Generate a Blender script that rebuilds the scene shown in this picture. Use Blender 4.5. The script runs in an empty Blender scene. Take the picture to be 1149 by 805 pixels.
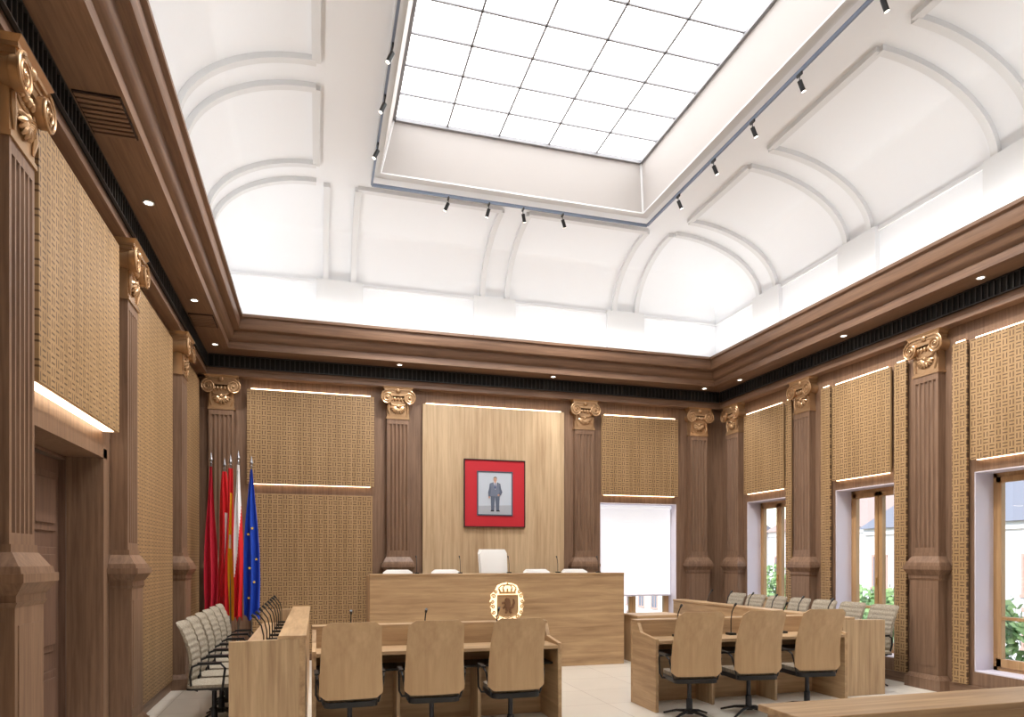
import bpy, math, random
from mathutils import Vector, Matrix
random.seed(7)
scene=bpy.context.scene
COL=scene.collection
pi=math.pi
# ------------------------------------------------------------ room numbers
XL,XR,YB,YF=-1.78,7.60,11.65,-2.0
CX,CY,CZ=0,0,1.65

def s2l(c):
    return tuple(((v/255)/12.92 if v/255<=0.04045 else (((v/255)+0.055)/1.055)**2.4) for v in c)
# ------------------------------------------------------------ materials
def newmat(name):
    m=bpy.data.materials.new(name); m.use_nodes=True
    nt=m.node_tree; b=nt.nodes['Principled BSDF']
    return m,nt,b
def plain(name,rgb,rough=0.5,metal=0.0,emit=0,spec=0.5):
    m,nt,b=newmat(name); c=s2l(rgb)
    b.inputs['Base Color'].default_value=(*c,1); b.inputs['Roughness'].default_value=rough
    b.inputs['Metallic'].default_value=metal
    b.inputs['Specular IOR Level'].default_value=spec
    if emit:
        b.inputs['Emission Color'].default_value=(*c,1); b.inputs['Emission Strength'].default_value=emit
    return m
def noisy(name,c1,c2,scale=8,rough=0.6,bump=0.0,metal=0):
    m,nt,b=newmat(name)
    tc=nt.nodes.new('ShaderNodeTexCoord'); n=nt.nodes.new('ShaderNodeTexNoise'); n.inputs['Scale'].default_value=scale; n.inputs['Detail'].default_value=5
    r=nt.nodes.new('ShaderNodeValToRGB')
    r.color_ramp.elements[0].position=0.35; r.color_ramp.elements[1].position=0.68
    r.color_ramp.elements[0].color=(*s2l(c1),1); r.color_ramp.elements[1].color=(*s2l(c2),1)
    nt.links.new(tc.outputs['Object'],n.inputs['Vector']); nt.links.new(n.outputs['Fac'],r.inputs['Fac']); nt.links.new(r.outputs['Color'],b.inputs['Base Color'])
    b.inputs['Roughness'].default_value=rough; b.inputs['Metallic'].default_value=metal
    if bump:
        bp=nt.nodes.new('ShaderNodeBump'); bp.inputs['Strength'].default_value=bump; bp.inputs['Distance'].default_value=0.01
        nt.links.new(n.outputs['Fac'],bp.inputs['Height']); nt.links.new(bp.outputs['Normal'],b.inputs['Normal'])
    return m
def wood(name,dark,light,axis='z',rough=0.45,freq=22,stretch=0.05,lo=0.36,hi=0.64,dist=.35):
    m,nt,b=newmat(name)
    tc=nt.nodes.new('ShaderNodeTexCoord'); mp=nt.nodes.new('ShaderNodeMapping')
    s=[1,1,1]; s['xyz'.index(axis)]=stretch
    mp.inputs['Scale'].default_value=s
    n=nt.nodes.new('ShaderNodeTexNoise'); n.inputs['Scale'].default_value=freq; n.inputs['Detail'].default_value=7; n.inputs['Roughness'].default_value=0.62; n.inputs['Distortion'].default_value=dist
    n2=nt.nodes.new('ShaderNodeTexNoise'); n2.inputs['Scale'].default_value=3.0; n2.inputs['Detail'].default_value=3
    r=nt.nodes.new('ShaderNodeValToRGB'); r.color_ramp.elements[0].position=lo; r.color_ramp.elements[1].position=hi
    r.color_ramp.elements[0].color=(*s2l(dark),1); r.color_ramp.elements[1].color=(*s2l(light),1)
    mx=nt.nodes.new('ShaderNodeMath'); mx.operation='MULTIPLY_ADD'; mx.inputs[1].default_value=0.3
    sc=nt.nodes.new('ShaderNodeMath'); sc.operation='MULTIPLY'; sc.inputs[1].default_value=0.72
    L=nt.links.new
    L(tc.outputs['Object'],mp.inputs['Vector']); L(mp.outputs['Vector'],n.inputs['Vector']); L(mp.outputs['Vector'],n2.inputs['Vector'])
    L(n.outputs['Fac'],sc.inputs[0]); L(n2.outputs['Fac'],mx.inputs[0]); L(sc.outputs[0],mx.inputs[2])
    L(mx.outputs[0],r.inputs['Fac']); L(r.outputs['Color'],b.inputs['Base Color'])
    b.inputs['Roughness'].default_value=rough
    bp=nt.nodes.new('ShaderNodeBump'); bp.inputs['Strength'].default_value=0.08; bp.inputs['Distance'].default_value=0.005
    L(n.outputs['Fac'],bp.inputs['Height']); L(bp.outputs['Normal'],b.inputs['Normal'])
    return m
def acoustic(name,base,base2,hole,blk=0.078):
    # basket weave: square cells alternate between horizontal and vertical slots
    m,nt,b=newmat(name); L=nt.links.new
    tc=nt.nodes.new('ShaderNodeTexCoord'); sx=nt.nodes.new('ShaderNodeSeparateXYZ'); L(tc.outputs['Object'],sx.inputs[0])
    def M(op,a,bv=None,cv=None):
        n=nt.nodes.new('ShaderNodeMath'); n.operation=op
        for i,v in enumerate((a,bv,cv)):
            if v is None: continue
            if isinstance(v,(int,float)): n.inputs[i].default_value=v
            else: L(v,n.inputs[i])
        return n.outputs[0]
    xx=M('DIVIDE',sx.outputs['X'],blk); zz=M('DIVIDE',sx.outputs['Z'],blk)
    par=M('MODULO',M('ABSOLUTE',M('ADD',M('FLOOR',xx),M('FLOOR',zz))),2.0)
    def cen(v): return M('ABSOLUTE',M('SUBTRACT',M('FRACT',v),0.5))
    hor=M('MULTIPLY',M('LESS_THAN',cen(xx),0.38),M('LESS_THAN',cen(M('MULTIPLY',zz,2.0)),0.17))
    ver=M('MULTIPLY',M('LESS_THAN',cen(zz),0.38),M('LESS_THAN',cen(M('MULTIPLY',xx,2.0)),0.17))
    msk=M('MULTIPLY',M('ADD',M('MULTIPLY',hor,par),M('MULTIPLY',ver,M('SUBTRACT',1.0,par))),.85)
    mp=nt.nodes.new('ShaderNodeMapping'); mp.inputs['Scale'].default_value=(1,1,.06); L(tc.outputs['Object'],mp.inputs['Vector'])
    n=nt.nodes.new('ShaderNodeTexNoise'); n.inputs['Scale'].default_value=14; n.inputs['Detail'].default_value=5; L(mp.outputs[0],n.inputs['Vector'])
    r=nt.nodes.new('ShaderNodeValToRGB'); r.color_ramp.elements[0].position=.35; r.color_ramp.elements[1].position=.65
    r.color_ramp.elements[0].color=(*s2l(base2),1); r.color_ramp.elements[1].color=(*s2l(base),1); L(n.outputs['Fac'],r.inputs['Fac'])
    mix=nt.nodes.new('ShaderNodeMix'); mix.data_type='RGBA'; L(msk,mix.inputs['Factor']); L(r.outputs['Color'],mix.inputs['A']); mix.inputs['B'].default_value=(*s2l(hole),1)
    L(mix.outputs['Result'],b.inputs['Base Color']); b.inputs['Roughness'].default_value=0.5
    return m
def tile(name,c,grout,size=0.8):
    m,nt,b=newmat(name); L=nt.links.new
    tc=nt.nodes.new('ShaderNodeTexCoord'); br=nt.nodes.new('ShaderNodeTexBrick'); L(tc.outputs['Object'],br.inputs['Vector'])
    br.offset=0.0; br.inputs['Scale'].default_value=1.0; br.inputs['Brick Width'].default_value=size; br.inputs['Row Height'].default_value=size
    br.inputs['Mortar Size'].default_value=0.004; br.inputs['Color1'].default_value=(*s2l(c),1); br.inputs['Color2'].default_value=(*s2l([v-6 for v in c]),1); br.inputs['Mortar'].default_value=(*s2l(grout),1)
    n=nt.nodes.new('ShaderNodeTexNoise'); n.inputs['Scale'].default_value=2.5; n.inputs['Detail'].default_value=6; L(tc.outputs['Object'],n.inputs['Vector'])
    mx=nt.nodes.new('ShaderNodeMix'); mx.data_type='RGBA'; mx.blend_type='MULTIPLY'; mx.inputs['Factor'].default_value=0.12
    L(br.outputs['Color'],mx.inputs['A']); L(n.outputs['Fac'],mx.inputs['B']); L(mx.outputs['Result'],b.inputs['Base Color'])
    b.inputs['Roughness'].default_value=0.28
    return m
WAL=wood('walnut_vertical',(105,79,61),(148,118,95),'z',freq=32,lo=.32,hi=.68)
WALX=wood('walnut_lengthwise',(105,79,61),(148,118,95),'x',freq=32,lo=.32,hi=.68)
WALC=plain('walnut_carved',(184,148,110),rough=.24,metal=.5)
WALS=wood('walnut_soffit',(105,77,60),(147,115,91),'x',freq=28,lo=.32,hi=.68)
OAK=wood('oak_desk',(158,126,92),(202,170,130),'x',freq=16,stretch=.07)
OAKZ=wood('oak_upright',(162,132,99),(207,178,139),'z',freq=18,stretch=.06)
CHOAK=wood('chair_veneer',(178,144,106),(206,175,134),'z',freq=18,stretch=.05,dist=.15,lo=.3,hi=.7)
OAKL=wood('pale_oak_panel',(174,144,110),(212,186,150),'z',freq=16,stretch=.05)
OAKW=wood('window_oak',(164,124,80),(200,162,116),'z',freq=16)
ACO=acoustic('acoustic_veneer',(180,147,106),(160,128,88),(78,54,36))
WHITE=plain('white_plaster',(240,242,245),.7)
WHITE2=plain('shaded_plaster_trim',(225,226,227),.7)  # rib shading put into the colour, greyer than the ceiling plaster
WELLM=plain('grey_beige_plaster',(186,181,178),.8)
FLOOR=tile('cream_tile',(240,232,218),(190,178,162))
BLACK=plain('black_metal',(22,22,24),.4)
DGREY=plain('grey_frame',(140,140,144),.5)
CHROME=plain('brushed_steel',(150,150,155),.3,1.0)
DARKST=plain('dark_steel',(60,60,64),.35,.8)
FABRIC=noisy('beige_fabric',(120,108,92),(146,132,114),40,.9,.3)
LEATHER=plain('white_leather',(232,230,226),.45)
LEDW=plain('warm_led',(255,226,190),.5,0,5)
LEDC=plain('downlight_led',(255,244,225),.5,0,8)
SKYL=plain('skylight_diffuser',(255,255,255),.5,0,4.2)
BLIND=plain('blind_daylight_glow',(240,242,248),.8,0,.5)  # emission stands in for daylight coming through the blind
GOLD=plain('brass',(190,150,80),.35,.9)
PAPER=plain('white_paper',(240,240,240),.7)
def glassmat():
    m,nt,b=newmat('window_glass'); nt.nodes.remove(b)
    o=nt.nodes['Material Output']; t=nt.nodes.new('ShaderNodeBsdfTransparent'); g=nt.nodes.new('ShaderNodeBsdfGlossy'); g.inputs['Roughness'].default_value=.02
    mx=nt.nodes.new('ShaderNodeMixShader'); mx.inputs[0].default_value=.05
    nt.links.new(t.outputs[0],mx.inputs[1]); nt.links.new(g.outputs[0],mx.inputs[2]); nt.links.new(mx.outputs[0],o.inputs[0]); return m
GLASS=glassmat()
# ------------------------------------------------------------ mesh builder
class MB:
    def __init__(s): s.v=[]; s.f=[]; s.m=[]; s.sm=[]
    def add(s,vs,fs,mat=0,smooth=False):
        o=len(s.v); s.v+= [tuple(v) for v in vs]
        for f in fs: s.f.append([i+o for i in f]); s.m.append(mat); s.sm.append(smooth)
        return s
    def scale(s,a,b,c): s.v=[(v[0]*a,v[1]*b,v[2]*c) for v in s.v]; return s
    def box(s,x0,x1,y0,y1,z0,z1,mat=0):
        vs=[(x0,y0,z0),(x1,y0,z0),(x1,y1,z0),(x0,y1,z0),(x0,y0,z1),(x1,y0,z1),(x1,y1,z1),(x0,y1,z1)]
        return s.add(vs,[(0,3,2,1),(4,5,6,7),(0,1,5,4),(1,2,6,5),(2,3,7,6),(3,0,4,7)],mat)
    def taper(s,b,t,z0,z1,mat=0):
        x0,x1,y0,y1=b; a0,a1,c0,c1=t
        vs=[(x0,y0,z0),(x1,y0,z0),(x1,y1,z0),(x0,y1,z0),(a0,c0,z1),(a1,c0,z1),(a1,c1,z1),(a0,c1,z1)]
        return s.add(vs,[(0,3,2,1),(4,5,6,7),(0,1,5,4),(1,2,6,5),(2,3,7,6),(3,0,4,7)],mat)
    def prism(s,poly,axis,a,b,mat=0,smooth=False):
        def P(p,c):
            return {'x':(c,p[0],p[1]),'y':(p[0],c,p[1]),'z':(p[0],p[1],c)}[axis]
        n=len(poly); vs=[P(p,a) for p in poly]+[P(p,b) for p in poly]
        s.add(vs,[tuple(range(n))[::-1],tuple(range(n,2*n))],mat)
        o=len(s.v)-2*n
        for i in range(n):
            j=(i+1)%n; s.f.append([o+i,o+j,o+n+j,o+n+i]); s.m.append(mat); s.sm.append(smooth)
        return s
    def lathe(s,prof,c=(0,0,0),seg=16,mat=0,M=None):
        vs=[]; fs=[]; n=len(prof)
        for k in range(seg):
            a=2*pi*k/seg
            for r,z in prof:
                p=Vector((r*math.cos(a),r*math.sin(a),z))
                if M: p=M@p
                vs.append((p[0]+c[0],p[1]+c[1],p[2]+c[2]))
        for k in range(seg):
            k2=(k+1)%seg
            for i in range(n-1): fs.append((k*n+i,k2*n+i,k2*n+i+1,k*n+i+1))
        s.add(vs,fs,mat,True); return s
    def tube(s,pts,r,seg=8,mat=0,closed=False):
        pts=[Vector(p) for p in pts]; n=len(pts); vs=[]; fs=[]
        up=None
        for i,p in enumerate(pts):
            if closed: t=pts[(i+1)%n]-pts[i-1]
            else: t=pts[min(i+1,n-1)]-pts[max(i-1,0)]
            t.normalize()
            if up is None:
                up=Vector((0,0,1)) if abs(t.z)<.9 else Vector((0,1,0))
            x=t.cross(up).normalized(); y=x.cross(t).normalized(); up=y
            rr=r[i] if isinstance(r,(list,tuple)) else r
            for k in range(seg):
                a=2*pi*k/seg; vs.append(p+x*math.cos(a)*rr+y*math.sin(a)*rr)
        m=n if closed else n-1
        for i in range(m):
            i2=(i+1)%n
            for k in range(seg):
                k2=(k+1)%seg; fs.append((i*seg+k,i*seg+k2,i2*seg+k2,i2*seg+k))
        if not closed: fs+= [tuple(range(seg))[::-1],tuple(range((n-1)*seg,n*seg))]
        s.add(vs,fs,mat,True); return s
    def ball(s,c,r,mat=0,seg=12,rings=8):
        rx,ry,rz=(r,r,r) if not isinstance(r,tuple) else r
        vs=[];fs=[]
        for i in range(rings+1):
            th=pi*i/rings
            for k in range(seg):
                a=2*pi*k/seg; vs.append((c[0]+rx*math.sin(th)*math.cos(a),c[1]+ry*math.sin(th)*math.sin(a),c[2]-rz*math.cos(th)))
        for i in range(rings):
            for k in range(seg):
                k2=(k+1)%seg; fs.append((i*seg+k,i*seg+k2,(i+1)*seg+k2,(i+1)*seg+k))
        return s.add(vs,fs,mat,True)
    def mesh(s,name,mats):
        me=bpy.data.meshes.new(name); me.from_pydata(s.v,[],s.f)
        for m in (mats if isinstance(mats,(list,tuple)) else [mats]): me.materials.append(m)
        for i,p in enumerate(me.polygons): p.material_index=s.m[i]; p.use_smooth=s.sm[i]
        me.update()
        try: me.set_sharp_from_angle(angle=0.7)
        except Exception: pass
        return me
def put(name,me,parent=None,loc=(0,0,0),rot=(0,0,0),bevel=0,**kw):
    o=bpy.data.objects.new(name,me); COL.objects.link(o); o.location=loc; o.rotation_euler=rot
    if parent is not None: o.parent=parent
    if bevel and me is not None:
        b=o.modifiers.new('bevel','BEVEL'); b.width=bevel; b.segments=2; b.limit_method='ANGLE'
    for k,v in kw.items(): o[k]=v
    return o
def struct(name,mb,mats,label,cat='room',**kw):
    return put(name,mb.mesh(name,mats),label=label,category=cat,kind='structure',**kw)
def empty(name,loc=(0,0,0),rot=(0,0,0),**kw):
    o=put(name,None,loc=loc,rot=rot,**kw); o.empty_display_size=.1; return o
def wallpos(side,a,off=0,z=0):
    if side=='back': return (a,YB-off,z),(0,0,0)
    if side=='left': return (XL+off,a,z),(0,0,pi/2)
    if side=='right': return (XR-off,a,z),(0,0,-pi/2)
# ------------------------------------------------------------ shell
struct('floor',MB().box(XL-.4,XR+.4,YF-.3,YB+.4,-.2,0),FLOOR,'polished cream stone tile floor of the chamber','floor')
def wall_mesh(x0,x1,z1,ops,th=.4):
    xs=sorted({x0,x1}|{o[0] for o in ops}|{o[1] for o in ops}); mb=MB()
    for a,b in zip(xs,xs[1:]):
        o=[q for q in ops if q[0]<=a and q[1]>=b]
        if not o: mb.box(a,b,0,th,0,z1)
        else:
            if o[0][2]>0: mb.box(a,b,0,th,0,o[0][2])
            mb.box(a,b,0,th,o[0][3],z1)
    return mb
WT=2.70
struct('wall_back',wall_mesh(XL-.4,XR+.4,7.9,[(5.03,6.60,.35,WT)]),WAL,'dark walnut panelled wall behind the dais','wall',loc=(0,YB,0))
DA,DB=5.04,6.58
struct('wall_left',wall_mesh(YF,YB,7.9,[(DA,DB,0,2.52)]),WAL,'dark walnut side wall with a recessed door','wall',loc=(XL,0,0),rot=(0,0,pi/2))
rw=[10.30,8.08,5.80,3.50,1.2]  # last two openings are unseen, added to let in fill daylight
struct('wall_right',wall_mesh(-YB,-YF,7.9,[(-c-.55,-c+.55,.30,WT) for c in rw]),WAL,'dark walnut side wall with tall windows','wall',loc=(XR,0,0),rot=(0,0,-pi/2))
struct('wall_front',MB().box(XL-.4,XR+.4,YF-.4,YF,0,7.9),plain('bounce_cream',(240,232,220),.7),'unseen front wall, coloured cream to bounce light','wall')  # out of view; pale colour chosen to bounce light into the room
# ceiling
def rings_mesh(rings,mats=None):
    mb=MB(); vs=[]
    for (a,b,c,d,z) in rings: vs+=[(a,c,z),(b,c,z),(b,d,z),(a,d,z)]
    for v in vs: mb.v.append(v)
    for i in range(len(rings)-1):
        for k in range(4):
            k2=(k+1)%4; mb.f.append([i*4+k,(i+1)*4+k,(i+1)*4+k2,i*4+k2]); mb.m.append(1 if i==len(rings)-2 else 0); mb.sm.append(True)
    return mb
A=dict(l=(XL+.4,0.0),r=(XR-.4,5.60),b=(YB-.4,9.95),f=(YF+.4,-.3)); ZS,ZC=6.05,6.95
def vring(th):
    k=1-math.cos(th); g=lambda t:t[0]+(t[1]-t[0])*k
    return (g(A['l']),g(A['r']),g(A['f']),g(A['b']),ZS+(ZC-ZS)*math.sin(th))
OX0,OX1,OY0,OY1=.84,4.80,1.9,9.47
SX0,SX1,SY0,SY1,ZK=1.0,4.68,2.0,9.30,7.62
rg=[(A['l'][0],A['r'][0],A['f'][0],A['b'][0],5.2)]
NT=18
rg+=[vring(pi/2*i/NT) for i in range(NT+1)]
rg+=[(OX0,OX1,OY0,OY1,ZC),(SX0,SX1,SY0,SY1,ZK)]
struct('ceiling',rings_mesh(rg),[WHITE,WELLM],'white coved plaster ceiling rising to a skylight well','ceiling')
tn=[0]
def trim(mb,mats,label,cat='ceiling moulding',**kw):
    tn[0]+=1; return struct('trim_%d'%tn[0],mb,mats,label,cat,**kw)
# ribs
def rib(side,pos,w=.085,h=.06):
    a0,a1=A[side]; mb=MB(); vs=[]; n=0
    for i in range(NT+1):
        th=pi/2*i/NT; k=1-math.cos(th)
        D=abs(a1-a0); sg=1 if a1>a0 else -1
        p=a0+sg*D*k; z=ZS+(ZC-ZS)*math.sin(th)
        nx,nz=(ZC-ZS)*math.cos(th),-D*math.sin(th); l=math.hypot(nx,nz); nx/=l; nz/=l
        for (q,e) in ((-w/2,-.01),(w/2,-.01),(w/2,h),(-w/2,h)):
            c=p+sg*nx*e; zz=z+nz*e
            vs.append((c,pos+q,zz) if side in 'lr' else (pos+q,c,zz))
        n+=1
    fs=[]
    for i in range(n-1):
        for k in range(4):
            k2=(k+1)%4; fs.append((i*4+k,(i+1)*4+k,(i+1)*4+k2,i*4+k2))
    fs+=[(0,1,2,3),tuple((n-1)*4+k for k in (3,2,1,0))]
    mb.add(vs,fs,0,True)
    trim(mb,WHITE2,'curved white plaster rib on the coved ceiling')
PY=[9.69,7.72,5.52,3.30,1.05]; PX=[.36,2.91,5.33]; G=.215
for y in PY:
    for s in 'lr':
        for d in (-G,G): rib(s,y+d)
for x in PX:
    for d in (-G,G): rib('b',x+d)
for i in range(len(PY)-1):
    y0,y1=PY[i+1]+G,PY[i]-G
    trim(MB().box(A['l'][1]-.045,A['l'][1]+.045,y0,y1,ZC-.055,ZC+.01),WHITE2,'straight white plaster edging above a ceiling panel')
    trim(MB().box(A['r'][1]-.045,A['r'][1]+.045,y0,y1,ZC-.055,ZC+.01),WHITE2,'straight white plaster edging above a ceiling panel')
for i in range(2):
    trim(MB().box(PX[i]+G,PX[i+1]-G,A['b'][1]-.045,A['b'][1]+.045,ZC-.055,ZC+.01),WHITE2,'straight white plaster edging above a ceiling panel')
for x in PX: trim(MB().box(x-.36,x+.36,A['b'][0]-.07,A['b'][0]+.02,5.25,ZS+.03),WHITE2,'white plaster plinth block under paired ribs')
for y in PY:
    trim(MB().box(A['l'][0]-.02,A['l'][0]+.07,y-.34,y+.34,5.25,ZS+.03),WHITE2,'white plaster plinth block under paired ribs')
    trim(MB().box(A['r'][0]-.07,A['r'][0]+.02,y-.34,y+.34,5.25,ZS+.03),WHITE2,'white plaster plinth block under paired ribs')
e=.03
trim(MB().box(A['l'][0],A['r'][0],A['b'][0]-e,A['b'][0]+.02,ZS-.03,ZS+.01),WHITE2,'thin white moulding at the foot of the cove')
trim(MB().box(A['l'][0]-.02,A['l'][0]+e,A['f'][0],A['b'][0],ZS-.03,ZS+.01),WHITE2,'thin white moulding at the foot of the cove')
trim(MB().box(A['r'][0]-e,A['r'][0]+.02,A['f'][0],A['b'][0],ZS-.03,ZS+.01),WHITE2,'thin white moulding at the foot of the cove')
def rectframe(x0,x1,y0,y1,w,z0,z1):
    return MB().box(x0-w,x0,y0-w,y1+w,z0,z1).box(x1,x1+w,y0-w,y1+w,z0,z1).box(x0,x1,y1,y1+w,z0,z1).box(x0,x1,y0-w,y0,z0,z1)
trim(rectframe(OX0,OX1,OY0,OY1,.12,ZC-.02,ZC+.02),WHITE2,'raised white border around the skylight well')
for (a,b,c,d_) in ((OX0,OY1,SX0,SY1),(OX1,OY1,SX1,SY1),(OX0,OY0,SX0,SY0),(OX1,OY0,SX1,SY0)):
    trim(MB().tube([(a,b,ZC-.01),(c,d_,ZK-.03)],.022,6),WHITE2,'slim diagonal corner bead in the skylight well')
# skylight
sky=empty('window_5',loc=(0,0,ZK),label='bright gridded rectangular skylight with grey bars',category='skylight',kind='structure')
put('diffuser_panel',MB().box(SX0-.05,SX1+.05,SY0-.05,SY1+.05,0,.02).mesh('diffuser',SKYL),sky)
mb=MB(); nx,ny=5,14
for i in range(nx+1):
    x=SX0+(SX1-SX0)*i/nx; mb.box(x-.011,x+.011,SY0,SY1,-.02,0)
for j in range(ny+1):
    y=SY0+(SY1-SY0)*j/ny; mb.box(SX0,SX1,y-.011,y+.011,-.02,0)
mb.box(SX0-.02,SX0+.03,SY0,SY1,-.05,0).box(SX1-.03,SX1+.02,SY0,SY1,-.05,0).box(SX0,SX1,SY1-.03,SY1+.02,-.05,0)
put('glazing_bars',mb.mesh('bars',DGREY),sky,label='grey metal glazing bars')
prof=[(0,4.53),(.15,4.53),(.15,4.575),(.14,4.60),(.125,4.62),(.125,4.86),(.50,4.86),(.50,4.97),(.53,4.98),(.565,5.02),(.58,5.08),(.58,5.11),(.67,5.12),(.68,5.14),(.68,5.28),(.72,5.29),(.72,5.33),(.42,5.33),(.40,5.25),(.0,5.25)]
def cornice(side):
    n=len(prof); vs=[]
    for (o,z) in prof:
        if side=='back': vs+=[(XL+o,-o,z),(XR-o,-o,z)]
        elif side=='front': vs+=[(XL+o,o,z),(XR-o,o,z)]
        elif side=='left': vs+=[(YF+o,-o,z),(YB-o,-o,z)]
        else: vs+=[(-YB+o,-o,z),(-YF-o,-o,z)]
    fs=[(2*i,2*i+1,2*i+3,2*i+2) for i in range(n-1)]
    mb=MB().add(vs,fs)
    loc,rot={'back':((0,YB,0),(0,0,0)),'front':((0,YF,0),(0,0,0)),'left':((XL,0,0),(0,0,pi/2)),'right':((XR,0,0),(0,0,-pi/2))}[side]
    trim(mb,WALS,'stepped walnut cornice with projecting soffit','cornice',loc=loc,rot=rot)
for s in ('back','left','right','front'): cornice(s)
def grille(side,a0,a1):
    mb=MB(); L=a1-a0
    mb.box(0,L,-.012,0,0,.20,0)
    n=int(L/.075)
    for i in range(n+1): mb.box(i*L/n-.008,i*L/n+.008,-.03,-.012,.012,.188,1)
    mb.box(0,L,-.034,-.012,0,.012,1).box(0,L,-.034,-.012,.188,.20,1)
    x=a0 if side!='right' else a1
    loc,rot=wallpos(side,x,.127,4.655)
    put('air_grille',mb.mesh('air_grille',[plain('grille_black',(10,10,10),.8),plain('grille_slat',(44,42,42),.5)]),loc=loc,rot=rot,label='long black slotted ventilation grille under the cornice',category='air vent',group='cornice air grilles')
grille('back',XL+.17,XR-.17); grille('left',YF+.3,YB-.17); grille('right',YF+.3,YB-.17)
def vent(x,y,w,d,rot=0):
    mb=MB(); mb.box(-w/2,w/2,-d/2,d/2,-.012,0,0)
    n=9
    for i in range(n): 
        yy=-d/2+d*(i+.5)/n; mb.box(-w/2+.01,w/2-.01,yy-.018,yy+.014,-.022,-.012,1)
    put('air_vent',mb.mesh('air_vent',[plain('vent_dark',(50,32,24),.7),WALS]),loc=(x,y,4.86),rot=(0,0,rot),label='square slatted brown air vent set in the soffit',category='air vent',group='soffit vents')
vent(XL+.325,5.55,.30,.5); vent(XL+.325,9.95,.30,.5); 
# ------------------------------------------------------------ lights
def area(name,loc,rot,sx,sy,p,col=(1,1,1)):
    l=bpy.data.lights.new(name,'AREA'); l.shape='RECTANGLE'; l.size=sx; l.size_y=sy; l.energy=p; l.color=col
    o=bpy.data.objects.new(name,l); COL.objects.link(o); o.location=loc; o.rotation_euler=rot; return o
cw=(1,.99,.975)
area('cove_light_back',((XL+XR)/2,YB-.64,5.37),(pi+.16,0,0),8.0,.12,30,cw)
area('cove_light_left',(XL+.64,4.8,5.37),(pi,.16,0),.12,12.2,45,cw)
area('cove_light_right',(XR-.64,4.8,5.37),(pi,-.16,0),.12,12.2,45,cw)
def spot(loc,target,p,ang=1.35,col=(1,.975,.945),blend=.8,soft=.10):
    l=bpy.data.lights.new('spot','SPOT'); l.energy=p; l.spot_size=ang; l.spot_blend=blend; l.color=col; l.shadow_soft_size=soft
    o=bpy.data.objects.new('spot_lamp',l); COL.objects.link(o); o.location=loc
    o.rotation_euler=(Vector(target)-Vector(loc)).to_track_quat('-Z','Y').to_euler(); return o
dl=MB().lathe([(.0,-.004),(.035,-.004)],seg=16).mesh('dl_lens',LEDC); dr=MB().lathe([(.035,-.002),(.037,-.008),(.048,-.008),(.05,0)],seg=16).mesh('dl_ring',WHITE2)
def down(x,y,dx=0,dy=0):
    r=empty('ceiling_downlight',loc=(x,y,4.86),label='small round recessed downlight in the walnut soffit',category='downlight',group='soffit downlights')
    put('lens',dl,r); put('trim_ring',dr,r)
    spot((x+dx*.2,y+dy*.2,4.82),(x+dx*4,y+dy*4,.9),50,1.9,blend=1,soft=.05)
for y in (3.1,4.35,6.8,9.2,11.0): down(XL+.33,y,.3,0)
for x in (1.32,4.0,7.0): down(x,YB-.33,0,-.3)
for y in (3.5,6.0,8.1,10.6): down(XR-.33,y,-.3,0)
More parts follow.
